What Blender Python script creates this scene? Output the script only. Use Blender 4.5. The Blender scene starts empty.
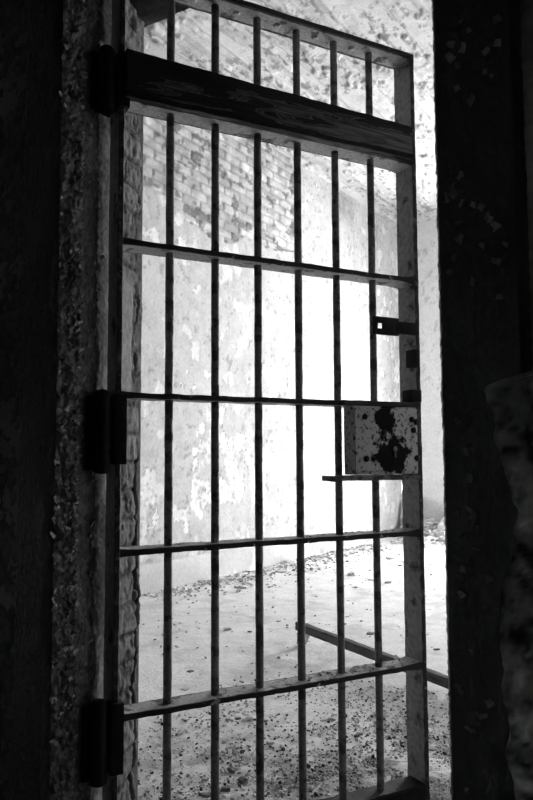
import bpy, bmesh, math, random
import numpy as np
from mathutils import Vector, Matrix, noise as mnoise

random.seed(7)
C = bpy.context.scene.collection
PI = math.pi

# ------------------------------------------------------------------ noise
_tab = {}
def vnoise(x, y, seed):
    if seed not in _tab:
        _tab[seed] = np.random.RandomState(seed).rand(256, 256)
    T = _tab[seed]
    x = np.asarray(x, float); y = np.asarray(y, float)
    xi = np.floor(x).astype(int); yi = np.floor(y).astype(int)
    fx = x - xi; fy = y - yi
    fx = fx * fx * (3 - 2 * fx); fy = fy * fy * (3 - 2 * fy)
    a = T[xi % 256, yi % 256]; b = T[(xi + 1) % 256, yi % 256]
    c = T[xi % 256, (yi + 1) % 256]; d = T[(xi + 1) % 256, (yi + 1) % 256]
    return (a * (1 - fx) + b * fx) * (1 - fy) + (c * (1 - fx) + d * fx) * fy
def fbm(x, y, seed, octv=4):
    s = 0; amp = 1; tot = 0
    for o in range(octv):
        s = s + amp * vnoise(x * 2 ** o + 17.3 * o, y * 2 ** o + 9.1 * o, seed + o)
        tot += amp; amp *= .5
    return s / tot
def sstep(a, b, x):
    t = np.clip((x - a) / (b - a), 0, 1)
    return t * t * (3 - 2 * t)

def worley(x, y, seed, jit=.9):
    T = np.random.RandomState(seed).rand(128, 128, 3)
    xi = np.floor(x).astype(int); yi = np.floor(y).astype(int)
    d1 = np.full(x.shape, 9.); d2 = np.full(x.shape, 9.); cid = np.zeros(x.shape); ox = np.zeros(x.shape); oy = np.zeros(x.shape)
    for i in (-1, 0, 1):
        for j in (-1, 0, 1):
            c = T[(xi + i) % 128, (yi + j) % 128]
            dx = xi + i + .5 + jit * (c[..., 0] - .5) - x; dy = yi + j + .5 + jit * (c[..., 1] - .5) - y
            d = np.hypot(dx, dy); m = d < d1
            d2 = np.where(m, d1, np.minimum(d2, d)); cid = np.where(m, c[..., 2], cid)
            ox = np.where(m, dx, ox); oy = np.where(m, dy, oy); d1 = np.where(m, d, d1)
    return d1, d2, cid, ox, oy

# ------------------------------------------------------------------ materials
def nmat(name):
    m = bpy.data.materials.new(name); m.use_nodes = True
    nt = m.node_tree; b = nt.nodes['Principled BSDF']
    return m, nt, b
def N(nt, t, **kw):
    n = nt.nodes.new(t)
    for k, v in kw.items():
        if k in n.inputs: n.inputs[k].default_value = v
        else: setattr(n, k, v)
    return n
def ramp(nt, src, p0, c0, p1, c1):
    r = nt.nodes.new('ShaderNodeValToRGB')
    r.color_ramp.elements[0].position = p0; r.color_ramp.elements[0].color = (c0, c0, c0, 1)
    r.color_ramp.elements[1].position = p1; r.color_ramp.elements[1].color = (c1, c1, c1, 1)
    nt.links.new(src, r.inputs[0]); return r

def mat_tone(name, rough=.85, gain=1.0, nscale=60, bump=.3, var=.25, spec=.25):
    """albedo from the mesh's own 'tone' attribute (which material lies there), fine grain and bump from noise"""
    m, nt, b = nmat(name)
    at = N(nt, 'ShaderNodeAttribute', attribute_name='tone')
    tc = N(nt, 'ShaderNodeTexCoord')
    n1 = N(nt, 'ShaderNodeTexNoise', Scale=nscale, Detail=6.0, Roughness=.65)
    nt.links.new(tc.outputs['Object'], n1.inputs['Vector'])
    mr = N(nt, 'ShaderNodeMapRange'); mr.inputs[1].default_value = .25; mr.inputs[2].default_value = .75
    mr.inputs[3].default_value = (1 - var) * gain; mr.inputs[4].default_value = (1 + var) * gain
    nt.links.new(n1.outputs[0], mr.inputs[0])
    mu = N(nt, 'ShaderNodeMath', operation='MULTIPLY')
    nt.links.new(at.outputs['Fac'], mu.inputs[0]); nt.links.new(mr.outputs[0], mu.inputs[1])
    nt.links.new(mu.outputs[0], b.inputs['Base Color'])
    bp = N(nt, 'ShaderNodeBump', Strength=bump, Distance=.004)
    nt.links.new(n1.outputs[0], bp.inputs['Height']); nt.links.new(bp.outputs[0], b.inputs['Normal'])
    b.inputs['Roughness'].default_value = rough
    b.inputs['Specular IOR Level'].default_value = spec
    return m

def mat_paint(name, base, under, thr, width=.04, scale=14, rough=.5, bump=.35, under_rough=.8, spec=.5, stretch=(1, 1, 1), fine=.3, edge=None):
    """old paint (base) worn through to what lies under it"""
    m, nt, b = nmat(name)
    tc = N(nt, 'ShaderNodeTexCoord')
    mp = N(nt, 'ShaderNodeMapping'); mp.inputs['Scale'].default_value = stretch
    nt.links.new(tc.outputs['Object'], mp.inputs[0])
    n1 = N(nt, 'ShaderNodeTexNoise', Scale=float(scale), Detail=7.0, Roughness=.62)
    nt.links.new(mp.outputs[0], n1.inputs['Vector'])
    r = ramp(nt, n1.outputs[0], thr - width, 0, thr + width, 1)
    n2 = N(nt, 'ShaderNodeTexNoise', Scale=float(scale) * 5, Detail=5.0)
    nt.links.new(mp.outputs[0], n2.inputs['Vector'])
    rb = ramp(nt, n2.outputs[0], .3, base * (1 - fine), .7, base * (1 + fine))
    ru = ramp(nt, n2.outputs[0], .3, under * (1 - fine), .7, under * (1 + fine))
    mx = N(nt, 'ShaderNodeMix', data_type='RGBA')
    nt.links.new(r.outputs[0], mx.inputs[0]); nt.links.new(rb.outputs[0], mx.inputs[6]); nt.links.new(ru.outputs[0], mx.inputs[7])
    col = mx.outputs[2]
    if edge:   # backlit shade painted black on the narrow edges, with a few flecks of paint
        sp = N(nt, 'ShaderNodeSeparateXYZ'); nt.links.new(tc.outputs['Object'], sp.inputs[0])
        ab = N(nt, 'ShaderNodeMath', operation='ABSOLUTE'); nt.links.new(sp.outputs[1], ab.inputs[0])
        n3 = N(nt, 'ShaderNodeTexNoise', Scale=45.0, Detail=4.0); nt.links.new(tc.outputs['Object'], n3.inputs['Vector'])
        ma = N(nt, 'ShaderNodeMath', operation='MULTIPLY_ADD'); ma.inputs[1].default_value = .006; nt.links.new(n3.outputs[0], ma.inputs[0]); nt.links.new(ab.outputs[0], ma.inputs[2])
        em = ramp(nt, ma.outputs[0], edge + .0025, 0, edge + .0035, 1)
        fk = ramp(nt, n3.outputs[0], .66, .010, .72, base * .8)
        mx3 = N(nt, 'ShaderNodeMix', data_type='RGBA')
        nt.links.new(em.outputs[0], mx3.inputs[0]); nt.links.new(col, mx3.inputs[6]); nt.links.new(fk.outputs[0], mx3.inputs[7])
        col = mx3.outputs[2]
    nt.links.new(col, b.inputs['Base Color'])
    rr = N(nt, 'ShaderNodeMapRange'); rr.inputs[3].default_value = rough; rr.inputs[4].default_value = under_rough
    nt.links.new(r.outputs[0], rr.inputs[0]); nt.links.new(rr.outputs[0], b.inputs['Roughness'])
    ad = N(nt, 'ShaderNodeMath', operation='MULTIPLY_ADD'); ad.inputs[1].default_value = -.6
    nt.links.new(r.outputs[0], ad.inputs[0]); nt.links.new(n2.outputs[0], ad.inputs[2])
    bp = N(nt, 'ShaderNodeBump', Strength=bump, Distance=.003)
    nt.links.new(ad.outputs[0], bp.inputs['Height']); nt.links.new(bp.outputs[0], b.inputs['Normal'])
    b.inputs['Specular IOR Level'].default_value = spec
    return m

M = {}
M['wall'] = mat_tone('peeling_plaster', rough=.9, nscale=45, bump=.6, var=.16)
M['ceiling'] = mat_tone('peeling_ceiling_paint', rough=.9, nscale=55, bump=.8, var=.18)
M['floor'] = mat_tone('dusty_concrete', rough=.92, nscale=60, bump=1.0, var=.24)
M['debris'] = mat_tone('debris_chips', rough=.85, nscale=80, bump=.3, var=.25)
M['brick'] = mat_tone('old_brick', rough=.9, nscale=70, bump=.6, var=.35)
M['dark_wall'] = mat_tone('dark_corridor_plaster', rough=.75, nscale=50, bump=.7, var=.45, spec=.4)
M['frame'] = mat_tone('alligatored_black_paint', rough=.28, nscale=90, bump=.7, var=.5, spec=.7)
M['bar'] = mat_paint('worn_bar_paint', .15, .05, .54, scale=26, rough=.5, spec=.3)
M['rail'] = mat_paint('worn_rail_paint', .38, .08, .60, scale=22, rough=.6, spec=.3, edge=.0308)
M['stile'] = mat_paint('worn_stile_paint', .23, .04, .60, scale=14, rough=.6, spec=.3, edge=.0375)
M['lock_edge'] = mat_paint('worn_lock_edge', .10, .03, .5, scale=25, rough=.5)
M['black_iron'] = mat_paint('black_iron', .008, .022, .62, scale=30, rough=.6, spec=.12)
M['board'] = mat_paint('weathered_board', .09, .04, .55, scale=9, rough=.85, stretch=(1, 8, 8), spec=.2)
M['concrete'] = mat_paint('plain_concrete', .5, .42, .5, scale=6, rough=.9, spec=.2)
M['window_wood'] = mat_paint('white_window_paint', .6, .35, .6, scale=10, rough=.6)

# plank on the door: charred black paint with worn grey wood showing in long streaks
def mat_header():
    m, nt, b = nmat('charred_header_plank')
    tc = N(nt, 'ShaderNodeTexCoord')
    mp = N(nt, 'ShaderNodeMapping'); mp.inputs['Scale'].default_value = (3.2, 20, 26)
    mp.inputs['Rotation'].default_value = (0, .06, 0)
    nt.links.new(tc.outputs['Object'], mp.inputs[0])
    n1 = N(nt, 'ShaderNodeTexNoise', Scale=1.0, Detail=4.0, Roughness=.5, Distortion=1.4)
    nt.links.new(mp.outputs[0], n1.inputs['Vector'])
    sp = N(nt, 'ShaderNodeSeparateXYZ'); nt.links.new(tc.outputs['Object'], sp.inputs[0])
    ux = N(nt, 'ShaderNodeMapRange'); ux.inputs[1].default_value = .0; ux.inputs[2].default_value = .85
    ux.inputs[3].default_value = -.16; ux.inputs[4].default_value = .12
    nt.links.new(sp.outputs[0], ux.inputs[0])
    uz = N(nt, 'ShaderNodeMapRange'); uz.inputs[1].default_value = 1.955; uz.inputs[2].default_value = 1.91
    uz.inputs[3].default_value = -.3; uz.inputs[4].default_value = .03
    nt.links.new(sp.outputs[2], uz.inputs[0])
    a = N(nt, 'ShaderNodeMath', operation='ADD'); nt.links.new(n1.outputs[0], a.inputs[0]); nt.links.new(ux.outputs[0], a.inputs[1])
    a2 = N(nt, 'ShaderNodeMath', operation='ADD'); nt.links.new(a.outputs[0], a2.inputs[0]); nt.links.new(uz.outputs[0], a2.inputs[1])
    mask = ramp(nt, a2.outputs[0], .50, 0, .60, 1)
    mp2 = N(nt, 'ShaderNodeMapping'); mp2.inputs['Scale'].default_value = (6, 60, 220)
    nt.links.new(tc.outputs['Object'], mp2.inputs[0])
    n2 = N(nt, 'ShaderNodeTexNoise', Scale=1.0, Detail=3.0); nt.links.new(mp2.outputs[0], n2.inputs['Vector'])
    wood = ramp(nt, n2.outputs[0], .3, .04, .7, .15)
    dark = ramp(nt, n2.outputs[0], .3, .004, .75, .02)
    mx = N(nt, 'ShaderNodeMix', data_type='RGBA')
    nt.links.new(mask.outputs[0], mx.inputs[0]); nt.links.new(dark.outputs[0], mx.inputs[6]); nt.links.new(wood.outputs[0], mx.inputs[7])
    # chipped light flecks along the outline of the worn streaks
    rim = N(nt, 'ShaderNodeMath', operation='COMPARE'); rim.inputs[1].default_value = .5; rim.inputs[2].default_value = .012
    nt.links.new(a2.outputs[0], rim.inputs[0])
    mx2 = N(nt, 'ShaderNodeMix', data_type='RGBA'); mx2.inputs[7].default_value = (.09, .09, .09, 1)
    nt.links.new(rim.outputs[0], mx2.inputs[0]); nt.links.new(mx.outputs[2], mx2.inputs[6])
    nt.links.new(mx2.outputs[2], b.inputs['Base Color'])
    bp = N(nt, 'ShaderNodeBump', Strength=.6, Distance=.004)
    nt.links.new(n2.outputs[0], bp.inputs['Height']); nt.links.new(bp.outputs[0], b.inputs['Normal'])
    b.inputs['Roughness'].default_value = .7; b.inputs['Specular IOR Level'].default_value = .15
    return m
M['header'] = mat_header()

# lock plate: pale speckled paint with a large black bare patch round the keyhole
def mat_lock():
    m, nt, b = nmat('lock_plate_paint')
    tc = N(nt, 'ShaderNodeTexCoord')
    n1 = N(nt, 'ShaderNodeTexNoise', Scale=22.0, Detail=5.0, Roughness=.6)
    nt.links.new(tc.outputs['Object'], n1.inputs['Vector'])
    def blob(cx, cz, rx, rz):
        mp = N(nt, 'ShaderNodeMapping'); mp.vector_type = 'POINT'
        mp.inputs['Location'].default_value = (-cx / rx, 0, -cz / rz)
        mp.inputs['Scale'].default_value = (1 / rx, 0, 1 / rz)
        nt.links.new(tc.outputs['Object'], mp.inputs[0])
        ln = N(nt, 'ShaderNodeVectorMath', operation='LENGTH'); nt.links.new(mp.outputs[0], ln.inputs[0])
        return ln.outputs['Value']
    d1 = blob(.757, .985, .068, .062); d2 = blob(.74, 1.085, .036, .07)
    mn = N(nt, 'ShaderNodeMath', operation='MINIMUM'); nt.links.new(d1, mn.inputs[0]); nt.links.new(d2, mn.inputs[1])
    k = N(nt, 'ShaderNodeMath', operation='MULTIPLY_ADD'); k.inputs[1].default_value = 2.4
    nt.links.new(n1.outputs[0], k.inputs[0]); nt.links.new(mn.outputs[0], k.inputs[2])
    mask = ramp(nt, k.outputs[0], 1.98 / 4, 1, 2.12 / 4, 0)
    dv = N(nt, 'ShaderNodeMath', operation='DIVIDE'); dv.inputs[1].default_value = 4.0
    nt.links.new(k.outputs[0], dv.inputs[0]); nt.links.new(dv.outputs[0], mask.inputs[0])
    n2 = N(nt, 'ShaderNodeTexNoise', Scale=95.0, Detail=4.0); nt.links.new(tc.outputs['Object'], n2.inputs['Vector'])
    sp = ramp(nt, n2.outputs[0], .52, .40, .66, .04)
    mx = N(nt, 'ShaderNodeMix', data_type='RGBA'); mx.inputs[7].default_value = (.005, .005, .005, 1)
    nt.links.new(mask.outputs[0], mx.inputs[0]); nt.links.new(sp.outputs[0], mx.inputs[6])
    nt.links.new(mx.outputs[2], b.inputs['Base Color'])
    bp = N(nt, 'ShaderNodeBump', Strength=.5, Distance=.002)
    nt.links.new(n2.outputs[0], bp.inputs['Height']); nt.links.new(bp.outputs[0], b.inputs['Normal'])
    b.inputs['Roughness'].default_value = .7; b.inputs['Specular IOR Level'].default_value = .08
    return m
M['lock'] = mat_lock()

# ------------------------------------------------------------------ mesh helpers
def link(o, parent=None):
    C.objects.link(o)
    if parent: o.parent = parent
    return o
def obj(name, bm, mat, parent=None, smooth=None, kind=None, label=None):
    me = bpy.data.meshes.new(name)
    bmesh.ops.recalc_face_normals(bm, faces=bm.faces)
    if smooth is not None:
        for f in bm.faces: f.smooth = True
        for e in bm.edges:
            if len(e.link_faces) == 2 and e.calc_face_angle(0) > smooth: e.smooth = False
    bm.to_mesh(me); bm.free()
    me.materials.append(mat)
    o = link(bpy.data.objects.new(name, me), parent)
    if kind: o['kind'] = kind
    if label: o['label'] = label
    return o
def tag(o, label, cat, group=None):
    o['label'] = label; o['category'] = cat
    if group: o['group'] = group
    return o
def box(bm, x0, x1, y0, y1, z0, z1, bev=0.0, mtx=None):
    r = bmesh.ops.create_cube(bm, size=1.0)
    vs = r['verts']
    for v in vs:
        v.co = Vector(((x0 + x1) / 2 + v.co.x * (x1 - x0), (y0 + y1) / 2 + v.co.y * (y1 - y0), (z0 + z1) / 2 + v.co.z * (z1 - z0)))
        if mtx: v.co = mtx @ v.co
    if bev:
        es = list({e for v in vs for e in v.link_edges})
        bmesh.ops.bevel(bm, geom=es, offset=bev, segments=2, profile=.6, affect='EDGES')
def lathe(bm, prof, cx, cy, seg=16, axis='z', wob=0.0):
    """profile of (r, h) revolved about an axis through (cx, cy)"""
    rings = []
    for r, h in prof:
        ring = []
        for i in range(seg):
            a = 2 * PI * i / seg
            if axis == 'z': p = Vector((cx + r * math.cos(a), cy + r * math.sin(a), h))
            else: p = Vector((cx + r * math.cos(a), h, cy + r * math.sin(a)))
            if wob: p += wob * Vector(mnoise.noise_vector(p * 30))
            ring.append(bm.verts.new(p))
        rings.append(ring)
    for a, b in zip(rings, rings[1:]):
        for i in range(seg):
            bm.faces.new((a[i], a[(i + 1) % seg], b[(i + 1) % seg], b[i]))
    bm.faces.new(rings[0]); bm.faces.new(rings[-1])
def grid_obj(name, P, tone, mat, parent=None, kind=None, smooth=True, flip=False):
    """P: (n,m,3) points, tone: (n,m)"""
    n, m = P.shape[:2]
    idx = np.arange(n * m).reshape(n, m)
    q = np.stack([idx[:-1, :-1], idx[1:, :-1], idx[1:, 1:], idx[:-1, 1:]], -1).reshape(-1, 4)
    if flip: q = q[:, ::-1]
    me = bpy.data.meshes.new(name)
    me.from_pydata(P.reshape(-1, 3).tolist(), [], q.tolist())
    at = me.attributes.new('tone', 'FLOAT', 'POINT')
    at.data.foreach_set('value', np.ascontiguousarray(tone, np.float32).ravel())
    if smooth: me.polygons.foreach_set('use_smooth', np.ones(len(q), bool))
    me.materials.append(mat); me.update()
    o = link(bpy.data.objects.new(name, me), parent)
    if kind: o['kind'] = kind
    return o
def tone_box_obj(name, boxes, tone, mat, kind='structure', parent=None):
    bm = bmesh.new()
    for b in boxes: box(bm, *b)
    o = obj(name, bm, mat, parent, kind=kind)
    at = o.data.attributes.new('tone', 'FLOAT', 'POINT')
    at.data.foreach_set('value', np.full(len(o.data.vertices), tone, np.float32))
    return o

# ------------------------------------------------------------------ room numbers (metres)
XL, XR = -3.70, 1.9          # side walls of the cell
Y0, YR, YB = 1.06, 1.50, 8.70 # corridor face and room face of the front wall, back wall
ZC = 3.98
WX0, WX1, WZ0, WZ1 = -2.20, -.80, .75, 2.35   # window in the back wall

def brick_field(s, t, seed, L=.225, H=.078, mortar=.011):
    """returns (is_brick 0..1, random per brick) on wall coordinates s (along), t (up)"""
    s = s + .006 * (fbm(s * 6, t * 6, seed + 50, 3) - .5) * 2
    t = t + .010 * (fbm(s * 3, t * 5, seed + 60, 3) - .5) * 2
    row = np.floor(t / H); off = (row % 2) * .5 * L + (vnoise(row * 3.7, row * 0 + 4.2, seed + 70) - .5) * .05
    col = np.floor((s + off) / L)
    fs = (s + off) - col * L; ft = t - row * H
    d = np.minimum(np.minimum(fs, L - fs), np.minimum(ft, H - ft))
    isb = sstep(mortar * .4, mortar * 1.1, d)
    rnd = np.random.RandomState(seed).rand(512, 512)[(row.astype(int)) % 512, (col.astype(int)) % 512]
    return isb, rnd

def in_poly(x, y, poly):
    inside = np.zeros(x.shape, bool)
    j = len(poly) - 1
    for i in range(len(poly)):
        xi, yi = poly[i]; xj, yj = poly[j]
        c = ((yi > y) != (yj > y)) & (x < (xj - xi) * (y - yi) / (yj - yi + 1e-12) + xi)
        inside ^= c; j = i
    return inside

FLAKES = [(4.22, 1.62, .06, .22, .12), (4.68, 1.66, .05, .14, .10), (5.0, 1.95, .10, .14, .13), (5.05, 1.68, .06, .10, .14), (5.3, 1.68, .05, .09, .14),
          (5.78, 1.75, .22, .30, .16), (5.95, 2.1, .25, .35, .13), (6.2, 1.4, .2, .4, .08), (4.52, 1.05, .16, .17, .13), (5.1, 1.05, .16, .18, .12), (4.5, .55, .22, .22, .14),
          (5.0, .72, .22, .2, .13), (5.4, .78, .18, .3, .13), (4.0, .68, .14, .22, .13), (6.1, .9, .3, .5, .12), (5.7, 2.45, .3, .25, .12), (6.7, 2.7, .5, .6, .10)]
# ---- left wall: painted plaster, flaking, bare brick where it has come off
BRICK = [(2.5, 2.92), (3.6, 3.00), (3.945, 3.01), (4.161, 2.988), (4.255, 2.992), (4.37, 2.985), (4.427, 2.897), (4.567, 2.868), (4.741, 2.834), (4.944, 2.841),
         (5.114, 2.883), (5.253, 2.992), (5.357, 2.99), (5.622, 2.952), (5.841, 2.985), (6.141, 3.026), (6.204, 3.331), (6.172, 3.737),
         (6.078, 3.9), (5.95, 4.2), (2.5, 4.2)]
ys = np.concatenate([np.linspace(YR, 3.6, 40)[:-1], np.linspace(3.6, YB, 420)])
zs = np.linspace(0, ZC + .02, 300)
Yg, Zg = np.meshgrid(ys, zs, indexing='ij')
wob = .035
bare = in_poly(Yg + wob * (fbm(Yg * 9, Zg * 9, 3, 4) - .5) * 2, Zg + wob * (fbm(Yg * 9, Zg * 9, 13, 4) - .5) * 2, BRICK).astype(float)
# bits of brick patch boundary, small extra losses
isb, rnd = brick_field(Yg, Zg, 5)
rough = fbm(Yg * 14, Zg * 14, 21, 4) - .5
soft = fbm(Yg * 1.3, Zg * 1.3, 23, 4) - .5
lay = fbm(Yg * 5, Zg * 4, 31, 5)
# paint layer losses: brighter old coat showing in the flakes, and dark cracks around
fl = .60 * fbm(Yg * 11 + 3, Zg * 9.0, 41, 5) + .40 * fbm(Yg * 2.1, Zg * 1.8, 45, 3) - .085
for (cy, cz, ry, rz, k) in FLAKES: fl = fl + k * np.exp(-((Yg - cy) / ry) ** 2 - ((Zg - cz) / rz) ** 2)
flake = sstep(.580, .590, fl)
flake2 = sstep(.66, .675, fbm(Yg * 7 + 9, Zg * 6, 51, 5))
edge = np.exp(-((fl - .578) / .005) ** 2)
up = sstep(2.6, 3.3, Zg)
crack = np.exp(-((fbm(Yg * 2.2, Zg * 1.1, 61, 5) - .5) / .006) ** 2) * (.25 + .5 * up)
spots = sstep(.70, .74, fbm(Yg * 22, Zg * 22, 71, 3))
plast_h = .002 * rough + .012 * soft - .003 * flake - .003 * flake2 + .0035 * edge
brick_h = -.020 + .012 * isb + .006 * rough * 2 + .006 * (rnd - .5)
P = np.zeros(Yg.shape + (3,))
P[..., 0] = XL + np.where(bare > .5, brick_h, plast_h)
P[..., 1] = Yg; P[..., 2] = Zg
tone = .375 + .06 * soft + .12 * rough
tone = tone * (1 - flake) + (.56 + .10 * rough) * flake
tone = tone * (1 - .8 * flake2) + .52 * .8 * flake2
tone = tone * (1 - .5 * edge) * (1 - .45 * crack) * (1 - .3 * spots)
# mould stain by the ceiling
st = np.exp(-((Yg - 7.15) / .28) ** 2 - ((Zg - 3.83) / .17) ** 2) * (.6 + .8 * (lay - .5))
tone = tone * (1 - .75 * np.clip(st, 0, 1))
bt = (.32 + .10 * (rnd - .4) + .24 * rough) * isb + (.25 + .2 * rough) * (1 - isb)
bt *= 1 - .55 * sstep(.60, .66, fbm(Yg * 9, Zg * 14, 81, 4))
bt *= 1 + .35 * sstep(.58, .66, fbm(Yg * 3, Zg * 5, 85, 5))
tone = np.where(bare > .5, bt, tone)
grid_obj('wall_left', P, np.clip(tone, .02, .85), M['wall'], kind='structure')

# cement skirting along the foot of the left wall
ys = np.linspace(YR, 6.3, 240); zs = np.array([0, .06, .12, .18, .205, .21])
Yg, Zg = np.meshgrid(ys, zs, indexing='ij')
P = np.zeros(Yg.shape + (3,))
P[..., 0] = XL + np.array([.022, .022, .022, .021, .016, -.01])[None, :] + .003 * (fbm(Yg * 8, Zg * 8, 91, 4) - .5)
P[..., 1] = Yg; P[..., 2] = Zg + .012 * (fbm(Yg * 3, Zg * 0, 93, 4) - .5) * (Zg > .1)
t = .40 + .2 * (fbm(Yg * 3, Zg * 4, 95, 4) - .5)
t = t + .25 * sstep(.58, .62, fbm(Yg * 2.3 + 5, Zg * 3, 97, 4))
grid_obj('baseboard_left', P, t, M['wall'], kind='structure')

# ---- back wall, round the window opening
def back_piece(name, x0, x1, z0, z1, parent=None):
    n, m = max(4, int((x1 - x0) / .022)), max(4, int((z1 - z0) / .03))
    X, Z = np.meshgrid(np.linspace(x0, x1, n), np.linspace(z0, z1, m), indexing='ij')
    r = fbm(X * 10, Z * 10, 101, 4) - .5; s = fbm(X * 2, Z * 2, 103, 4) - .5
    ck = np.exp(-((fbm(X * 3, Z * 2, 105, 5) - .5) / .008) ** 2)
    P = np.zeros(X.shape + (3,)); P[..., 0] = X; P[..., 2] = Z; P[..., 1] = YB + .004 * r + .01 * s
    lowd = sstep(.50, .44, Z + .5 * s + .12 * r)
    t = (.66 + .08 * s + .06 * r) * (1 - .35 * ck)
    t = t * (1 - lowd) + (.50 + .25 * r) * lowd
    return grid_obj(name, P, t, M['wall'], parent, kind='structure')
wb = back_piece('wall_back', XL - .06, WX0, 0, ZC + .06)
back_piece('wall_back_pier', WX1, XR + .05, 0, ZC + .06, wb)
back_piece('wall_back_apron', WX0, WX1, 0, WZ0, wb)
back_piece('wall_back_lintel', WX0, WX1, WZ1, ZC + .06, wb)
D = .30
tone_box_obj('window_reveal', [(WX0 - .2, WX0, YB + .012, YB + D, WZ0 - .2, WZ1 + .2), (WX1, WX1 + .2, YB + .012, YB + D, WZ0 - .2, WZ1 + .2),
                               (WX0, WX1, YB + .012, YB + D, WZ0 - .2, WZ0), (WX0, WX1, YB + .012, YB + D, WZ1, WZ1 + .2)], .6, M['wall'], parent=wb)
def window(name, loc, rz, w2, hh):
    wf = bpy.data.objects.new(name, None); link(wf); wf.location = loc; wf.rotation_euler = (0, 0, rz); wf['kind'] = 'structure'
    bm = bmesh.new()
    box(bm, -w2, -w2 + .06, -.03, .03, 0, hh, .004); box(bm, w2 - .06, w2, -.03, .03, 0, hh, .004)
    box(bm, -w2 + .06, w2 - .06, -.03, .03, 0, .06, .004); box(bm, -w2 + .06, w2 - .06, -.03, .03, hh - .06, hh, .004)
    obj('window_frame', bm, M['window_wood'], wf, kind='structure')
    bm = bmesh.new()
    box(bm, -.018, .018, -.02, .02, .06, hh - .06, .003)
    for k in (1, 2): box(bm, -w2 + .06, w2 - .06, -.016, .016, hh * k / 3 - .015, hh * k / 3 + .015, .003)
    obj('window_muntin', bm, M['window_wood'], wf, kind='structure')
window('window_1', ((WX0 + WX1) / 2, YB + .2, WZ0), 0, (WX1 - WX0) / 2, WZ1 - WZ0)
window('added_window_2', (XR + .2, 7.75, .75), PI / 2, .45, 1.4)  # added unseen window, there to brighten the far left corner

# ---- right wall and room-side of the front wall (out of the photo's sight)
def plain_grid(name, o, u, v, nu, nv, seed, base, mat, disp, nrm, kind='structure', parent=None):
    S, T = np.meshgrid(np.linspace(0, 1, nu), np.linspace(0, 1, nv), indexing='ij')
    o, u, v, nrm = map(np.array, (o, u, v, nrm))
    P = o + S[..., None] * u + T[..., None] * v
    lu, lv = np.linalg.norm(u), np.linalg.norm(v)
    h = fbm(S * lu * 5, T * lv * 5, seed, 5) - .5
    P = P + (h * disp)[..., None] * nrm
    return grid_obj(name, P, base * (1 + .5 * h), mat, parent, kind=kind)
VY0, VY1, VZ0, VZ1 = 7.3, 8.2, .75, 2.15        # added, unseen window in the right wall
wr = plain_grid('wall_right', (XR, YR, 0), (0, VY0 - YR, 0), (0, 0, ZC), 130, 90, 111, .50, M['wall'], .02, (1., 0, 0))
plain_grid('wall_right_pier', (XR, VY1, 0), (0, YB + .03 - VY1, 0), (0, 0, ZC), 20, 90, 112, .50, M['wall'], .02, (1., 0, 0), parent=wr)
plain_grid('wall_right_apron', (XR, VY0, 0), (0, VY1 - VY0, 0), (0, 0, VZ0), 30, 20, 113, .50, M['wall'], .02, (1., 0, 0), parent=wr)
plain_grid('wall_right_lintel', (XR, VY0, VZ1), (0, VY1 - VY0, 0), (0, 0, ZC - VZ1), 30, 40, 114, .50, M['wall'], .02, (1., 0, 0), parent=wr)
tone_box_obj('window_reveal', [(XR + .012, XR + D, VY0 - .2, VY0, VZ0 - .2, VZ1 + .2), (XR + .012, XR + D, VY1, VY1 + .2, VZ0 - .2, VZ1 + .2),
                               (XR + .012, XR + D, VY0, VY1, VZ0 - .2, VZ0), (XR + .012, XR + D, VY0, VY1, VZ1, VZ1 + .2)], .6, M['wall'], parent=wr)

# ---- ceiling: flaking paint over board-marked concrete
xs = np.concatenate([np.linspace(XL - .02, -1.2, 230)[:-1], np.linspace(-1.2, XR + .02, 60)]); ys = np.linspace(YR - .02, YB + .02, 560)
X, Y = np.meshgrid(xs, ys, indexing='ij')
r = fbm(X * 12, Y * 12, 121, 4) - .5; s = fbm(X * 1.6, Y * 1.2, 123, 4) - .5
board = np.abs(((X + .02 * s) / .17) % 1 - .5) * 2
bl = sstep(.93, 1.0, board)
bk = np.random.RandomState(8).rand(64)[(np.floor((X + .02 * s) / .17).astype(int)) % 64]
fl = fbm(X * 19, Y * 9, 131, 5)
lump = sstep(.60, .66, fl) * (.35 + .65 * sstep(.4, .6, fbm(X * 1.5, Y * 1.5, 133, 3)))
streak = sstep(.55, .75, fbm(X * 14, Y * 2.0, 137, 4))
P = np.zeros(X.shape + (3,)); P[..., 0] = X; P[..., 1] = Y
P[..., 2] = ZC + .006 * r - .020 * lump + .004 * (bk - .5) - .010 * bl - .006 * streak
t = .43 + .10 * (bk - .5) + .1 * r + .06 * s
t = t * (1 - .22 * bl) * (1 - .5 * np.exp(-((fl - .605) / .012) ** 2) * (lump > 0.02)) * (1 - .22 * streak)
t = t * (1 - .5 * sstep(.61, .64, fbm(X * 30 + 4, Y * 15, 139, 4)) * sstep(.42, .58, fbm(X * 3, Y * 2, 151, 3)))
grid_obj('ceiling', P, np.clip(t, .05, .8), M['ceiling'], kind='structure', flip=True)

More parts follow.
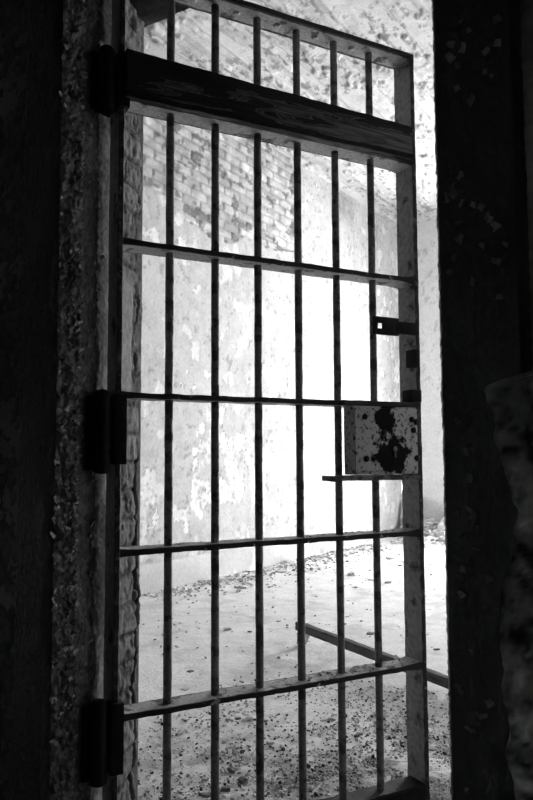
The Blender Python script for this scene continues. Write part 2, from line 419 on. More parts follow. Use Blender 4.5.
# ---- floor: dusty, trodden concrete
xs = np.linspace(XL - .02, XR + .02, 300); ys = YR * .7 + (YB + .02 - YR * .7) * np.linspace(0, 1, 560) ** 1.5
X, Y = np.meshgrid(xs, ys, indexing='ij')
r = fbm(X * 20, Y * 20, 141, 4) - .5; s = fbm(X * 1.2, Y * 1.2, 143, 4) - .5; mid = fbm(X * 5, Y * 5, 145, 4) - .5
near = np.exp(-((X + 1.0) / .55) ** 2 - ((Y - 1.9) / .5) ** 2)
heap = sstep(.9, 0., YB - Y) * sstep(-3.85, -3.4, X) * sstep(-1.9, -2.4, X)
mound = np.exp(-((X + .80) / .16) ** 2 - ((Y - 2.12) / .18) ** 2)
P = np.zeros(X.shape + (3,)); P[..., 0] = X; P[..., 1] = Y
P[..., 2] = .010 * s + .006 * mid + .003 * r + .022 * near * (fbm(X * 14, Y * 14, 147, 4) - .4) + .03 * mound + heap * (.18 + .5 * mid + .15 * r)
P[..., 2] = np.where(Y < YR - .1, np.minimum(P[..., 2], .002), P[..., 2])
t = .58 + .14 * s + .10 * mid + .18 * r
t = t * (1 - .18 * near) * (1 - .6 * sstep(.54, .62, fbm(X * 26, Y * 26, 155, 4)) * np.clip(near * 1.6, 0, 1) * sstep(.42, .55, fbm(X * 5, Y * 5, 157, 3))) * (1 - .35 * sstep(.6, .68, fbm(X * 9, Y * 9, 149, 4)) * .5)
grid_obj('floor', P, np.clip(t, .08, .75), M['floor'], kind='structure')

# ------------------------------------------------------------------ front wall with the door opening
HEAD = 2.235
bm = bmesh.new()
box(bm, XL - .1, -1.50, Y0 + .03, YR, 0, ZC); box(bm, -.30, XR + .1, Y0 + .03, YR, 0, ZC); box(bm, -1.50, -.30, Y0 + .03, YR, HEAD + .012, ZC)
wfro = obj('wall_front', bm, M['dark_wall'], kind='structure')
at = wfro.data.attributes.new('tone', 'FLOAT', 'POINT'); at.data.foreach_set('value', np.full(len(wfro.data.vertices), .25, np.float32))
# splayed brick reveal on the hinge side, from the steel frame to the broken room-side arris
zs = np.linspace(0, HEAD + .02, 420); ws = np.linspace(0, 1, 70)
Z, W = np.meshgrid(zs, ws, indexing='ij')
edgew = .026 * (fbm(Z * 13, Z * 0, 161, 5) - .5) * 2 + .012 * sstep(1.0, .5, Z) - .012 * sstep(.55, .35, Z)
length = .285 + edgew
along = W * length
isb, rnd = brick_field(along * .9 + .07 , Z + .02 * (fbm(Z * 4, along * 0, 163, 3) - .5), 165, L=.30, H=.075, mortar=.009)
r = fbm(along * 60, Z * 40, 167, 4) - .5
crk = np.exp(-((along - (length - .035 - .02 * (fbm(Z * 12, Z * 0, 169, 4) - .5) * 2)) / .006) ** 2) * sstep(1.05, .9, Z)
# one run of old plaster still sticking to the bricks
pl = sstep(-.01, .01, .055 + .05 * (fbm(Z * 5, Z * 0, 171, 4) - .5) - np.abs(along - .15)) * sstep(1.13, 1.16, Z) * sstep(1.50, 1.42, Z)
r2 = fbm(along * 160, Z * 130, 168, 3) - .5; r3 = fbm(along * 22, Z * 16, 170, 4) - .5
hh_ = .006 * isb + .010 * r + .006 * r2 + .012 * r3 + .005 * (rnd - .5) - .022 * crk
hh_ = hh_ * (1 - pl) + (.016 + .003 * r) * pl
roll = sstep(.93, 1.0, W) * .02
dx, dy = -.103 / .28, .26 / .28
P = np.zeros(Z.shape + (3,))
P[..., 0] = -1.305 + dx * along + (hh_ - roll) * .93
P[..., 1] = 1.225 + dy * along + (hh_ - roll) * .36
P[..., 2] = Z
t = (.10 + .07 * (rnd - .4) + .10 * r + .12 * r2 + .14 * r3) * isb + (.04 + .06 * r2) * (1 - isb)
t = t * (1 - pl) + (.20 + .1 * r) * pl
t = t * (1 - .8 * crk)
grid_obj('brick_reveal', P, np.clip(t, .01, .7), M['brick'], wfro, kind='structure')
# latch-side reveal and soffit
plain_grid('reveal_right', (-.372, Y0 + .03, 0), (.05, YR - Y0 - .03, 0), (0, 0, HEAD), 30, 150, 173, .16, M['brick'], .02, (-1., 0, 0), parent=wfro)
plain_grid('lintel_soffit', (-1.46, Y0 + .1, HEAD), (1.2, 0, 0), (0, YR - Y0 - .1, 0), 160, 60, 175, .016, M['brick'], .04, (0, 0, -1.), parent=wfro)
# room-side returns that close the pier between reveal and wall face
tone_box_obj('pier_fill', [(-1.52, -1.415, 1.45, YR, 0, HEAD), (-.325, -.29, Y0 + .05, YR, 0, HEAD)], .22, M['brick'], parent=wfro)

# corridor face of the plaster, left of the frame and right of it
def corridor_face(name, x0, x1, seed, edge_fn=None, z0=0., z1=3.0, th=.03, tone0=.05):
    n, m = int((x1 - x0) / .007), int((z1 - z0) / .007)
    X, Z = np.meshgrid(np.linspace(0, 1, n), np.linspace(z0, z1, m), indexing='ij')
    lo = x0 + (edge_fn(Z) if edge_fn else 0 * Z)
    Xw = lo + X * (x1 - lo)
    r = fbm(Xw * 16, Z * 12, seed, 5) - .5; s = fbm(Xw * 45, Z * 45, seed + 5, 4) - .5
    rim = sstep(0, .012, Xw - lo) if edge_fn else 1
    P = np.zeros(X.shape + (3,)); P[..., 0] = Xw; P[..., 2] = Z
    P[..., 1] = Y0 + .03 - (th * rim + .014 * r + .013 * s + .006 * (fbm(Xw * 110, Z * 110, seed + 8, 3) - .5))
    return grid_obj(name, P, np.clip(tone0 * (1 + 2.4 * r + 3.2 * s + 2.2 * (fbm(Xw * 110, Z * 110, seed + 8, 3) - .5)), .004, .4), M['dark_wall'], wfro, kind='structure')  # relief shading also put into the tone: pits darker, bumps lighter
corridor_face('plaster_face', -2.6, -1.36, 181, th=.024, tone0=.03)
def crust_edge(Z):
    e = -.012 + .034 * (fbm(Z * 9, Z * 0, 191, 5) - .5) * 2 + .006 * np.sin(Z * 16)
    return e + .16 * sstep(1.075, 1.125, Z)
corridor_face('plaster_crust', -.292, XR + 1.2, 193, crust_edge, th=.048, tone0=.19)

# ------------------------------------------------------------------ steel door frame with alligatored paint
def frame_strip(name, pts, z0, z1, seed, flk, tone0, parent, chip=.25, nper=.0022):
    """pts: plan polyline; the strip is swept up from z0 to z1 and its paint cracked into flakes"""
    pts = [np.array(p, float) for p in pts]
    L = [0]
    for a, b in zip(pts, pts[1:]): L.append(L[-1] + np.linalg.norm(b - a))
    S = np.unique(np.concatenate([np.linspace(L[i], L[i + 1], max(3, int((L[i + 1] - L[i]) / nper))) for i in range(len(L) - 1)]))
    pos = np.array([[np.interp(s, L, [p[k] for p in pts]) for k in (0, 1)] for s in S])
    tg = np.gradient(pos, axis=0); tg /= np.linalg.norm(tg, axis=1)[:, None] + 1e-9
    nr = np.stack([-tg[:, 1], tg[:, 0]], 1)
    zs = np.linspace(z0, z1, int((z1 - z0) / .0045))
    SS, ZZ = np.meshgrid(S, zs, indexing='ij')
    b = fbm(SS * 24, ZZ * 12 + 7, seed + 7, 5)
    wx = SS * 62 + 1.2 * fbm(SS * 60, ZZ * 60, seed + 1, 3); wy = ZZ * 46 + 1.2 * fbm(SS * 60 + 9, ZZ * 60, seed + 2, 3)
    d1, d2, cid, ox, oy = worley(wx, wy, seed)
    cr = sstep(.16, .02, d2 - d1)
    lost = sstep(.56, .575, b + chip - .25)
    tw = 2 * PI * cid * 7
    h = flk * (.0035 * (b - .5) * 2 - .0050 * cr + .0032 * (ox * np.cos(tw) + oy * np.sin(tw)) + .003 * (cid - .5) + .0016 * (fbm(SS * 120, ZZ * 90, seed + 9, 3) - .5) - .003 * lost + .004 * np.exp(-((b + chip - .25 - .553) / .012) ** 2))
    P = np.zeros(SS.shape + (3,))
    P[..., 0] = pos[:, 0][:, None] + h * nr[:, 0][:, None]
    P[..., 1] = pos[:, 1][:, None] + h * nr[:, 1][:, None]
    P[..., 2] = ZZ
    rimm = sstep(.10, .16, d2 - d1) * sstep(.30, .2, d2 - d1) * sstep(.1, .5, ox * np.cos(tw) + oy * np.sin(tw)) * sstep(.5, .6, fbm(SS * 30, ZZ * 9, seed + 14, 3))
    t = tone0 * (1 + .8 * (b - .5) + .9 * (cid - .5)) * (1 - .9 * cr) + tone0 * .9 * lost + min(.35, tone0 * 4.5) * rimm
    return grid_obj(name, P, np.clip(t, .004, .5), M['frame'], parent, kind='structure')
def strip_closed(pts): return pts
fr = bpy.data.objects.new('trim_1', None); link(fr); fr.location = (0, 0, 0); fr['kind'] = 'structure'
# corridor face, thick front lip, the smoother inner band, then the step back into the rebate
frame_strip('frame_face', [(-1.365, Y0 + .012), (-1.365, Y0 - .004), (-1.282, Y0 + .002), (-1.270, Y0 + .020)], 0, 2.3, 201, .5, .006, fr)
frame_strip('frame_lip', [(-1.271, Y0 + .018), (-1.267, Y0 + .024), (-1.266, Y0 + .072), (-1.274, Y0 + .077)], 0, 2.3, 203, 1.5, .07, fr, chip=.31)
frame_strip('frame_band', [(-1.276, Y0 + .076), (-1.270, Y0 + .080), (-1.270, Y0 + .133), (-1.276, Y0 + .137), (-1.31, Y0 + .137)], 0, 2.3, 207, .55, .075, fr, chip=.22)
# pale rendered strip at the back of the rebate, against which the door hangs
zs = np.linspace(0, 2.26, 900); ws = np.linspace(0, 1, 40)
Z, W = np.meshgrid(zs, ws, indexing='ij')
r = fbm(W * 3, Z * 26, 211, 5) - .5; b = fbm(W * 1.5, Z * 6, 213, 4)
P = np.zeros(Z.shape + (3,))
P[..., 0] = -1.298 + .006 * r + .004 * (fbm(W * 14, Z * 140, 215, 3) - .5); P[..., 1] = Y0 + .142 + W * .10; P[..., 2] = Z
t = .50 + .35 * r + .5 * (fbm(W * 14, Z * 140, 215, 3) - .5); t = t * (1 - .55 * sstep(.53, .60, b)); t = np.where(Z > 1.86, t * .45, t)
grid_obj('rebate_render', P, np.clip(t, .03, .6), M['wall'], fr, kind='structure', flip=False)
# hidden core behind the strips
tone_box_obj('frame_core', [(-1.52, -1.31, Y0 + .008, 1.222, 0, 2.3)], .02, M['frame'], parent=fr)

fr2 = bpy.data.objects.new('trim_2', None); link(fr2); fr2['kind'] = 'structure'
frame_strip('frame_face', [(-.340, Y0 + .30), (-.378, Y0 + .03), (-.386, Y0 + .006), (-.380, Y0 - .004), (-.265, Y0 - .004), (-.255, Y0 + .02)], 0, 2.3, 221, .22, .006, fr2, chip=.26)
fr3 = bpy.data.objects.new('trim_3', None); link(fr3); fr3['kind'] = 'structure'
tone_box_obj('frame_head', [(-1.36, -.27, Y0 - .004, Y0 + .13, HEAD - .015, HEAD + .10)], .02, M['frame'], parent=fr3)

# curled paint flakes clinging to the hinge-side frame and a few to the latch side
def flakes(name, spots, parent, tone_rng, seed):
    rs = random.Random(seed); bm = bmesh.new(); tl = bm.verts.layers.float.new('tone')
    for (x, y, z, nx, ny) in spots:
        w = rs.uniform(.003, .008); h = rs.uniform(.005, .018); curl = rs.uniform(.15, .9); tn = rs.uniform(*tone_rng)
        n = Vector((nx, ny, 0)).normalized(); tdir = Vector((-ny, nx, 0)).normalized(); up = Vector((0, 0, 1))
        rot = Matrix.Rotation(rs.uniform(-1.2, 1.2), 3, n)
        a, b = rot @ tdir, rot @ up
        o = Vector((x, y, z))
        rows = []
        for j in range(5):
            q = j / 4; ang = curl * q * 1.6
            row = []
            for i in (-1, 0, 1):
                ww = w * (1 - .35 * q) * i * rs.uniform(.75, 1.1)
                row.append(o + a * ww + b * (h * math.sin(ang) / max(ang, .01) * q if ang > .01 else h * q) + n * (.0008 + h * (1 - math.cos(ang)) * .8))
            rows.append(row)
        th = .0006
        F = [[bm.verts.new(p) for p in rr] for rr in rows]; B = [[bm.verts.new(p - n * th) for p in rr] for rr in rows]
        for L_ in (F, B):
            for rr in L_:
                for v in rr: v[tl] = tn
        for j in range(4):
            for i in range(2):
                bm.faces.new((F[j][i], F[j][i + 1], F[j + 1][i + 1], F[j + 1][i])); bm.faces.new((B[j][i], B[j + 1][i], B[j + 1][i + 1], B[j][i + 1]))
            bm.faces.new((F[j][0], F[j + 1][0], B[j + 1][0], B[j][0])); bm.faces.new((F[j][2], B[j][2], B[j + 1][2], F[j + 1][2]))
        bm.faces.new((F[0][0], B[0][0], B[0][1], F[0][1])); bm.faces.new((F[0][1], B[0][1], B[0][2], F[0][2]))
        bm.faces.new((F[4][0], F[4][1], B[4][1], B[4][0])); bm.faces.new((F[4][1], F[4][2], B[4][2], B[4][1]))
    o = obj(name, bm, M['frame'], parent); o['kind'] = 'stuff'
    return o
rs = random.Random(5); sp = []
for i in range(760):
    z = rs.uniform(.25, 2.2)
    if rs.random() > (.35 + .65 * math.exp(-((z - .85) / .5) ** 2)): continue
    q = rs.random()
    if q < .7: sp.append((-1.266, Y0 + rs.uniform(.015, .078), z, 1, -.1))
    elif q < .85: sp.append((-1.268, Y0 + .078, z, 1, .3))
    else: sp.append((-1.269, Y0 + rs.uniform(.125, .140), z, 1, .3))
flakes('paint_flakes', sp, fr, (.05, .65), 9)
sp = []
for i in range(70):
    z = rs.choice((.95, .80, 1.35, 1.30, .62, 1.6)) + rs.gauss(0, .05)
    sp.append((rs.uniform(-.366, -.335) if rs.random() < .75 else rs.uniform(-.335, -.28), Y0 - .006, z, -.1, -1))
flakes('paint_flakes', sp, fr2, (.02, .20), 10)

# ------------------------------------------------------------------ the barred door, hung on the left, open 61 degrees into the cell
A = math.radians(61.3)
door = bpy.data.objects.new('cell_door', None); link(door)
door.location = (-1.245, 1.247, 0); door.rotation_euler = (0, 0, A)
door['kind'] = 'thing'
tag(door, 'open iron cell door of upright bars and flat cross rails with a lock box', 'door')
# local frame: x from hinge to latch, -y towards the corridor
U0, U1, TOP = -.020, .882, 2.190
RAILS = [1.496, 1.128, .762, .392]
def flat_bar(bm, x0, x1, y0, y1, z0, z1, amp=.0012, n=60, flare=None, seed=0.):
    """a forged flat bar along x, with small dents, optionally thickened where it is welded at its ends"""
    rings = []
    for i in range(n + 1):
        x = x0 + (x1 - x0) * i / n
        fx = 0.
        if flare: fx = max(0, 1 - (x1 - x) / flare) ** 2 + .6 * max(0, 1 - (x - x0) / flare) ** 2
        cy, cz, hy, hz = (y0 + y1) / 2, (z0 + z1) / 2, (y1 - y0) / 2 + .004 * fx, (z1 - z0) / 2 + .005 * fx
        b = min(hz, hy) * .2
        loop = [(-hy, -hz + b), (-hy + b, -hz), (hy - b, -hz), (hy, -hz + b), (hy, hz - b), (hy - b, hz), (-hy + b, hz), (-hy, hz - b)]
        ring = []
        for (yy, zz) in loop:
            p = Vector((x, cy + yy, cz + zz))
            d = Vector(mnoise.noise_vector(p * 22 + Vector((seed, 0, 0)))) * amp + Vector(mnoise.noise_vector(p * 70 + Vector((seed, 3, 0)))) * amp * .6
            d.x = 0
            ring.append(bm.verts.new(p + d))
        rings.append(ring)
    for a, b_ in zip(rings, rings[1:]):
        for k in range(8): bm.faces.new((a[k], a[(k + 1) % 8], b_[(k + 1) % 8], b_[k]))
    bm.faces.new(rings[0]); bm.faces.new(rings[-1])
def rotbar_z(bm, x0, x1, y0, y1, z0, z1, **kw):
    tmp = bmesh.new(); flat_bar(tmp, z0, z1, y0, y1, x0, x1, **kw)
    me = bpy.data.meshes.new('t'); 
    for v in tmp.verts: v.co = Vector((v.co.z, v.co.y, v.co.x))
    tmp.to_mesh(me); tmp.free(); bm.from_mesh(me); bpy.data.meshes.remove(me)
SM = math.radians(32)
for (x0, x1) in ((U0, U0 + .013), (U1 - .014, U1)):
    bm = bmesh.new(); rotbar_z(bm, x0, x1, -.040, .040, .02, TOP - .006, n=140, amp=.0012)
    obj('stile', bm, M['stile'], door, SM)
bm = bmesh.new(); flat_bar(bm, U0, U1, -.040, .040, TOP - .014, TOP, seed=2.)
for i in range(1, 7):      # flattened heads of the bars on the underside of the top rail
    pass
obj('top_rail', bm, M['rail'], door, SM)
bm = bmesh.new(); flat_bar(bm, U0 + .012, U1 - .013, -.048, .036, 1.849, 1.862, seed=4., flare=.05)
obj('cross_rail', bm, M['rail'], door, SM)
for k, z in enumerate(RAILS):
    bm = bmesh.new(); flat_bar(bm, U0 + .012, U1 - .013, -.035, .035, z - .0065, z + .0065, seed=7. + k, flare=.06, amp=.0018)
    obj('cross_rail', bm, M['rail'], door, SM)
bm = bmesh.new(); flat_bar(bm, U0 + .012, U1 - .013, -.040, .030, .022, .072, seed=15., amp=.003)
obj('bottom_rail', bm, M['black_iron'], door, SM)
for i in range(1, 7):
    bm = bmesh.new(); prof = []
    zz = .045; n = 150
    for k in range(n + 1):
        z = .045 + (TOP - .012 - .045) * k / n
        rr = .0104 + .0006 * mnoise.noise(Vector((i * 5.1, 0, z * 18)))
        prof.append((rr, z))
    lathe(bm, prof, .124 * i, 0, 14, wob=.0006)
    obj('bar', bm, M['bar'], door, SM)
# charred timber plank bolted along the front, over the second rail
bm = bmesh.new()
flat_bar(bm, U0 + .010, 0.849, -.066, -.036, 1.838, 1.962, n=90, amp=.0022, seed=21.)
for v in bm.verts:      # the plank is a little narrower at the latch end
    k = (v.co.x - U0) / .87; q = (v.co.z - 1.838) / .124
    v.co.z = (1.840 + .012 * k) * (1 - q) + (1.957 - .009 * k) * q
hp = obj('header_plank', bm, M['header'], door, SM, label='charred timber plank')
bm = bmesh.new(); flat_bar(bm, U0 + .012, .847, -.070, -.0655, 1.833, 1.846, n=80, amp=.002, seed=23.)
for v in bm.verts: v.co.z += .003 + .012 * (v.co.x - U0) / .87
obj('edge_strip', bm, M['black_iron'], hp, SM)
# rivet heads under the top rail between the bars
for i in range(7):
    bm = bmesh.new(); lathe(bm, [(.0005, TOP - .0200), (.006, TOP - .0195), (.0095, TOP - .0165), (.010, TOP - .0132)], .062 + .124 * i, .0, 16)
    obj('rivet', bm, M['rail'], door, SM)
# lock box
LU0, LU1, LZ0, LZ1 = .630, .850, .932, 1.120
bm = bmesh.new(); box(bm, LU0, LU1, -.058, -.012, LZ0, LZ1, .003)
lock = obj('lock_box', bm, M['lock'], door, SM, label='lock box in pale paint with a black bare patch')
bm = bmesh.new(); box(bm, LU0 + .004, LU1 - .002, -.062, -.0575, LZ0 + .008, LZ1 - .006, .002)
obj('lock_plate', bm, M['lock'], lock, SM)
for (u, z) in ((.665, 1.09), (.826, 1.085), (.842, 1.078), (.668, .975), (.842, .976), (.832, 1.055)):
    bm = bmesh.new(); lathe(bm, [(.0085, -.0635), (.0085, -.066), (.006, -.0685), (.001, -.0695)], u, z, 14, axis='y')
    obj('rivet', bm, M['black_iron'], lock, SM)
bm = bmesh.new()
lathe(bm, [(.0075, -.0635), (.0075, -.0665), (.003, -.0667)], .765, 1.002, 14, axis='y'); box(bm, .762, .768, -.0665, -.0635, .978, 1.0)
obj('keyhole', bm, M['lock_edge'], lock, SM)
bm = bmesh.new(); flat_bar(bm, .558, .852, -.066, -.012, .916, .930, n=30, seed=31.)
obj('lock_shelf', bm, M['lock_edge'], door, SM)
bm = bmesh.new(); flat_bar(bm, .60, .856, -.062, -.035, 1.121, 1.134, n=30, seed=33.)
obj('lock_lip', bm, M['rail'], door, SM)
# latch strap with its square eye, and two stops on the latch stile
bm = bmesh.new()
y0, y1 = -.046, -.036
box(bm, .716, .728, y0, y1, 1.325, 1.376, .001); box(bm, .748, .802, y0, y1, 1.325, 1.376, .001)
box(bm, .728, .748, y0, y1, 1.325, 1.342, .001); box(bm, .728, .748, y0, y1, 1.358, 1.376, .001)
box(bm, .790, .870, -.046, -.036, 1.332, 1.367, .001)
obj('latch_strap', bm, M['black_iron'], door, SM)
for (z0, z1, u0, y0) in ((1.238, 1.290, .850, -.050), (1.136, 1.172, .834, -.056)):
    bm = bmesh.new(); box(bm, u0, .872, y0, -.012, z0, z1, .004)
    obj('stop_block', bm, M['black_iron'], door, SM)
# hinges: leaf on the stile, knuckle, and the leaf fixed to the frame
for (z0, z1) in ((1.805, 1.955), (.950, 1.128), (.262, .432)):
    h = bmesh.new(); box(h, U0 - .006, .003, -.052, -.010, z0 + .09 * (z1 - z0), z1, .002)
    hg = obj('hinge', h, M['black_iron'], door, SM)
    k = bmesh.new(); zc = (z1 - z0)
    lathe(k, [(.002, z0 - .006), (.014, z0 - .004), (.019, z0), (.019, z1), (.014, z1 + .008), (.002, z1 + .012)], U0 - .030, -.034, 18)
    obj('hinge_knuckle', k, M['black_iron'], hg, SM)
    bm = bmesh.new(); box(bm, -1.2675, -1.2575, Y0 + .102, Y0 + .160, z0 + .004, z1 - .004, .002)
    obj('hinge_leaf', bm, M['black_iron'], fr, SM, kind='structure')

# ------------------------------------------------------------------ things on the floor
def chunk_bm(rs, sx, sy, sz, sub=2):
    bm = bmesh.new(); bmesh.ops.create_icosphere(bm, subdivisions=sub, radius=1.0)
    off = Vector((rs.uniform(0, 90), rs.uniform(0, 90), rs.uniform(0, 90)))
    for v in bm.verts:
        p = v.co.copy()
        q = Vector([max(-.72, min(.72, c)) for c in p]) / .72
        k = 1 + .38 * mnoise.noise(p * 1.6 + off) + .2 * mnoise.noise(p * 4 + off)
        v.co = Vector((q.x * sx * k, q.y * sy * k, q.z * sz * k))
    zmin = min(v.co.z for v in bm.verts)
    for v in bm.verts: v.co.z -= zmin
    return bm
def set_tone(o, t):
    at = o.data.attributes.new('tone', 'FLOAT', 'POINT'); at.data.foreach_set('value', np.full(len(o.data.vertices), t, np.float32))
CH_NEAR = [(-1.671, 2.252), (-1.648, 2.285), (-1.552, 2.316), (-1.601, 2.297), (-1.633, 2.135), (-1.43, 1.971), (-1.327, 1.865), (-1.361, 1.727), (-1.335, 1.789),
           (-1.193, 2.53), (-1.871, 2.099), (-1.398, 1.90), (-1.414, 2.147), (-1.305, 2.07), (-1.355, 2.467), (-1.196, 2.394), (-1.13, 1.929), (-1.093, 2.116),
           (-1.242, 2.806), (-.934, 2.405), (-.818, 2.30), (-1.032, 2.674)]
CH_MID = [(-2.533, 3.406), (-2.394, 3.437), (-2.213, 2.879), (-1.80, 3.75), (-1.811, 3.469), (-1.755, 4.537), (-1.372, 3.63), (-2.4, 3.75), (-2.479, 2.816), (-2.189, 2.659), (-2.041, 2.446)]
CH_WALL = [(-3.62, 4.651), (-3.60, 4.756), (-3.60, 5.06), (-3.60, 5.243), (-3.54, 5.33), (-3.398, 5.346), (-3.60, 5.816), (-3.58, 5.718), (-3.206, 5.277), (-2.809, 5.522), (-2.562, 5.383),
           (-2.932, 6.568), (-2.67, 6.198), (-2.746, 6.445), (-2.396, 5.322), (-3.231, 4.547)]
rs = random.Random(3)
def put_chunks(lst, rng, name, label, group, tones, flat=(.3, .6)):
    for (x, y) in lst:
        s = rs.uniform(*rng)
        o = obj(name, chunk_bm(rs, s, s * rs.uniform(.6, 1), s * rs.uniform(*flat)), M['debris'], smooth=math.radians(28))
        set_tone(o, rs.choice(tones))
        o.location = (x, y, rs.uniform(-.004, .0)); o.rotation_euler = (0, 0, rs.uniform(0, 6.28))
        tag(o, label, 'rubble', group)
put_chunks(CH_NEAR, (.007, .014), 'plaster_chunk', 'small jagged plaster chunk on the gritty floor just behind the lower door bars', 'plaster chunks just behind the door', (.12, .2, .3, .45))
put_chunks(CH_MID, (.010, .022), 'plaster_chunk', 'lone plaster chunk on the bare floor around the fallen board', 'plaster chunks around the board', (.15, .3, .4), (.15, .35))
put_chunks(CH_WALL, (.02, .05), 'plaster_chunk', 'flat plaster chunk fallen along the foot of the bright peeling wall', 'plaster chunks along the wall', (.42, .5, .55), (.15, .35))

# scattered chips nobody could count
def chips(name, gen, n, seed, tones, rng, flat=.35, pw=1):
    rs = random.Random(seed); V = []; F = []; T = []
    for _ in range(n):
        x, y, k, *zo = gen(rs); zo = zo[0] if zo else 0.
        s = (rng[0] + (rng[1] - rng[0]) * rs.random() ** pw) * k; a = rs.uniform(0, 6.28); tn = rs.choice(tones) * rs.uniform(.7, 1.2)
        m = rs.choice((4, 5, 6)); b0 = len(V); h = s * rs.uniform(.15, flat * 2)
        tx, ty = rs.uniform(-.5, .5), rs.uniform(-.5, .5)
        for lv, sc in ((0, 1.0), (1, rs.uniform(.5, .9))):
            for i in range(m):
                an = a + 2 * PI * i / m + rs.uniform(-.3, .3); rr = s * sc * rs.uniform(.6, 1.1)
                px, py = rr * math.cos(an), rr * math.sin(an) * .7
                V.append((x + px, y + py, zo + max(-.002, lv * h + (tx * px + ty * py) * .8 + s * .25))); T.append(tn)
        for i in range(m):
            j = (i + 1) % m
            F.append((b0 + i, b0 + j, b0 + m + j, b0 + m + i))
        F.append(tuple(b0 + m + i for i in range(m))); F.append(tuple(b0 + m - 1 - i for i in range(m)))
    me = bpy.data.meshes.new(name); me.from_pydata(V, [], F)
    at = me.attributes.new('tone', 'FLOAT', 'POINT'); at.data.foreach_set('value', np.array(T, np.float32))
    me.materials.append(M['debris']); me.update()
    o = link(bpy.data.objects.new(name, me)); o['kind'] = 'stuff'
    return o
def near_gen(rs):
    while True:
        x, y = rs.uniform(-1.95, -.35), rs.uniform(1.3, 3.0)
        d = math.exp(-((x + .95) / .35) ** 2 - ((y - 2.0) / .45) ** 2) + .35 * math.exp(-((x + 1.15) / .3) ** 2 - ((y - 1.8) / .3) ** 2) + .10
        d *= .35 + 1.3 * max(0, mnoise.noise(Vector((x * 5, y * 5, 2))) + .35)
        if rs.random() < d: return x, y, 1.0
o = chips('floor_debris', near_gen, 17000, 21, (.04, .12, .35, .5, .55, .6, .6), (.0018, .009), .5, 2.5)
tag(o, 'gritty litter of paint chips and plaster crumbs on the floor at the door foot', 'debris')
def grit_gen(rs):
    while True:
        x, y = rs.uniform(-1.9, -.4), rs.uniform(1.4, 2.9)
        m = math.exp(-((x + .80) / .16) ** 2 - ((y - 2.12) / .18) ** 2)
        d = math.exp(-((x + .90) / .38) ** 2 - ((y - 2.05) / .45) ** 2) * (.3 + max(0, mnoise.noise(Vector((x * 7, y * 7, 5))) + .3)) + .9 * m + .04
        if rs.random() < d: return x, y, 1.0, .028 * m
o = chips('floor_grit', grit_gen, 15000, 27, (.06, .15, .4, .5, .58, .62), (.0012, .0055), .5, 2)
tag(o, 'fine pale grit heaped round the foot of the latch stile and bottom rail', 'debris')
cA, sA = math.cos(A), math.sin(A)
def rail_gen(rs):
    q = rs.random(); z = .398 if q < .7 else .768
    u = rs.uniform(.1, .86) if rs.random() < .35 else rs.uniform(.5, .86); y = rs.uniform(-.028, .030)
    return -1.245 + u * cA - y * sA, 1.247 + u * sA + y * cA, 1.0, z
o = chips('rail_dust', rail_gen, 420, 29, (.1, .45, .55, .6, .6), (.0015, .006), .3, 1.5)
tag(o, 'loose pale paint chips lying on the two lower cross rails of the cell door', 'debris')
def far_gen(rs):
    q = rs.random()
    if q < .55:
        y = rs.uniform(3.9, 7.5); x = XL + .05 + abs(rs.gauss(0, .22)); return x, y, 1.7
    return rs.uniform(-3.5, -.3), rs.uniform(2.8, 8.2), 1.0
o = chips('plaster_crumbs', far_gen, 1500, 22, (.3, .45, .5, .55), (.004, .014))
tag(o, 'sparse plaster crumbs strewn along the wall and the open cell floor', 'debris')
def heap_gen(rs): return -3.45 + abs(rs.gauss(0, .5)), YB - abs(rs.gauss(.12, .32)) - .06, 1.0
o = chips('rubble_heap', heap_gen, 420, 23, (.25, .35, .45, .5), (.02, .07), .5)
for v in o.data.vertices:
    v.co.z += .16 * max(0, 1 - (YB - v.co.y) / .8)
tag(o, 'low heap of broken plaster rubble against the far wall right of the door', 'debris')
for (x, y, rz, tilt, sx, sy, lab) in ((-3.28, 8.42, .3, 1.0, .26, .20, 'broken plaster slab leaning on the rubble at the far wall'),
                                      (-3.60, 8.50, -.5, 1.25, .16, .42, 'pale plaster slab propped upright in the far corner behind the latch stile')):
    bm = bmesh.new(); box(bm, -sx / 2, sx / 2, -.02, .02, 0, sy)
    bmesh.ops.subdivide_edges(bm, edges=bm.edges[:], cuts=5, use_grid_fill=True)
    for v in bm.verts: v.co += Vector(mnoise.noise_vector(v.co * 9 + Vector((x, 0, 0)))) * .022
    o = obj('plaster_slab', bm, M['debris'], smooth=math.radians(30)); set_tone(o, .42)
    o.location = (x, y, .03); o.rotation_euler = (tilt - PI / 2, 0, rz); tag(o, lab, 'slab')

# the fallen board, one end lifted on a brick stub
a = Vector((-2.022, 3.315, .080)); b = Vector((-.64, 2.80, .004))
d = (b - a); L = d.length
bm = bmesh.new(); flat_bar(bm, 0, L, 0, .036, 0, .043, n=40, amp=.002, seed=41.)
o = obj('fallen_board', bm, M['board'], smooth=SM)
ex = d.normalized(); ey = Vector((0, 0, 1)).cross(ex).normalized(); ez = ex.cross(ey)
o.matrix_world = Matrix.Translation(a) @ Matrix((ex, ey, ez)).transposed().to_4x4()
tag(o, 'long dark timber board lying slantwise on the floor with its left end lifted', 'board')
bm = chunk_bm(rs, .020, .030, .035)
zt = max(v.co.z for v in bm.verts)
for v in bm.verts: v.co.z *= .077 / zt
o = obj('brick_stub', bm, M['brick'], smooth=math.radians(28)); set_tone(o, .2)
o.location = (-1.995, 3.345, 0); tag(o, 'brick fragment propping up the lifted end of the fallen board', 'brick')

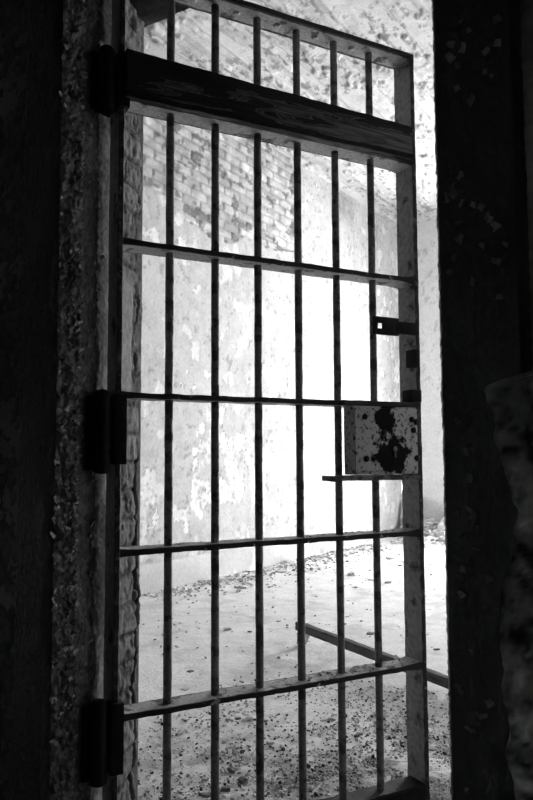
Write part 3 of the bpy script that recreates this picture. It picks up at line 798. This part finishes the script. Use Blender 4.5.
# ------------------------------------------------------------------ the dark corridor the photo is taken from
CX0, CX1, CY = -5.0, 4.0, -1.6
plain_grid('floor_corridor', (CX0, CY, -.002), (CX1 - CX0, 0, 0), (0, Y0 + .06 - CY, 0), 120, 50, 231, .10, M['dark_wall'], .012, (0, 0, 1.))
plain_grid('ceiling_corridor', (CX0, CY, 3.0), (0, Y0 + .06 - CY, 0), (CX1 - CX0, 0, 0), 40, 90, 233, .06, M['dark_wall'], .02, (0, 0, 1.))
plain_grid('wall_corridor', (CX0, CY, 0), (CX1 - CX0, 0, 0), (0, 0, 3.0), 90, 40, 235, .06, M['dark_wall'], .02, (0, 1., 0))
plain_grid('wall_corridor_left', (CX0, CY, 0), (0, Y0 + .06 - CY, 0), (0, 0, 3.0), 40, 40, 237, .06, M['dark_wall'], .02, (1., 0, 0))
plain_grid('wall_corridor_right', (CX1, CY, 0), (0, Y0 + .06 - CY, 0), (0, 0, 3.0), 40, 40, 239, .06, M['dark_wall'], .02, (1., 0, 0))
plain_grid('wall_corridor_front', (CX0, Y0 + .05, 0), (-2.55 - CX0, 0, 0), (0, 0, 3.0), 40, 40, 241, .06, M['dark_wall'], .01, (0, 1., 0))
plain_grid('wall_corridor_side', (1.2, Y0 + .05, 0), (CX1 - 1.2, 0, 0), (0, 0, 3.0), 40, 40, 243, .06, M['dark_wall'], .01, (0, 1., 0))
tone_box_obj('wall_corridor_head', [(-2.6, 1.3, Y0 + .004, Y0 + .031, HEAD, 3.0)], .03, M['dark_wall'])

# ------------------------------------------------------------------ daylight: overcast sky through the window
w = bpy.data.worlds.new('World'); bpy.context.scene.world = w; w.use_nodes = True
bg = w.node_tree.nodes['Background']; bg.inputs[0].default_value = (1, 1, 1, 1); bg.inputs[1].default_value = 12.0
def portal(sx, sz, loc, rot):
    pt = bpy.data.lights.new('daylight_portal', 'AREA'); pt.shape = 'RECTANGLE'; pt.size = sx; pt.size_y = sz
    pt.cycles.is_portal = True
    po = link(bpy.data.objects.new('daylight_portal', pt)); po.location = loc; po.rotation_euler = rot
portal(WX1 - WX0, WZ1 - WZ0, ((WX0 + WX1) / 2, YB + D + .02, (WZ0 + WZ1) / 2), (-PI / 2, 0, 0))
portal(VY1 - VY0, VZ1 - VZ0, (XR + D + .02, (VY0 + VY1) / 2, (VZ0 + VZ1) / 2), (PI / 2, 0, PI / 2))

# ------------------------------------------------------------------ camera
cam = bpy.data.cameras.new('camera'); co = link(bpy.data.objects.new('camera', cam))
cam.sensor_fit = 'VERTICAL'; cam.sensor_height = 36; cam.sensor_width = 24; cam.lens = 727 * 36 / 800; cam.clip_start = .02
psi, pitch, roll = math.radians(33.5), .0789, -.0052
co.matrix_world = Matrix.Translation((0, 0, .98)) @ Matrix.Rotation(psi, 4, 'Z') @ Matrix.Rotation(PI / 2 + pitch, 4, 'X') @ Matrix.Rotation(roll, 4, 'Z')
S = bpy.context.scene; S.camera = co
S.view_settings.view_transform = 'Standard'; S.view_settings.look = 'None'; S.view_settings.gamma = 1; S.view_settings.use_curve_mapping = False
S.view_settings.exposure = 2.75
S.cycles.use_denoising = True
S.cycles.max_bounces = 10; S.cycles.diffuse_bounces = 6
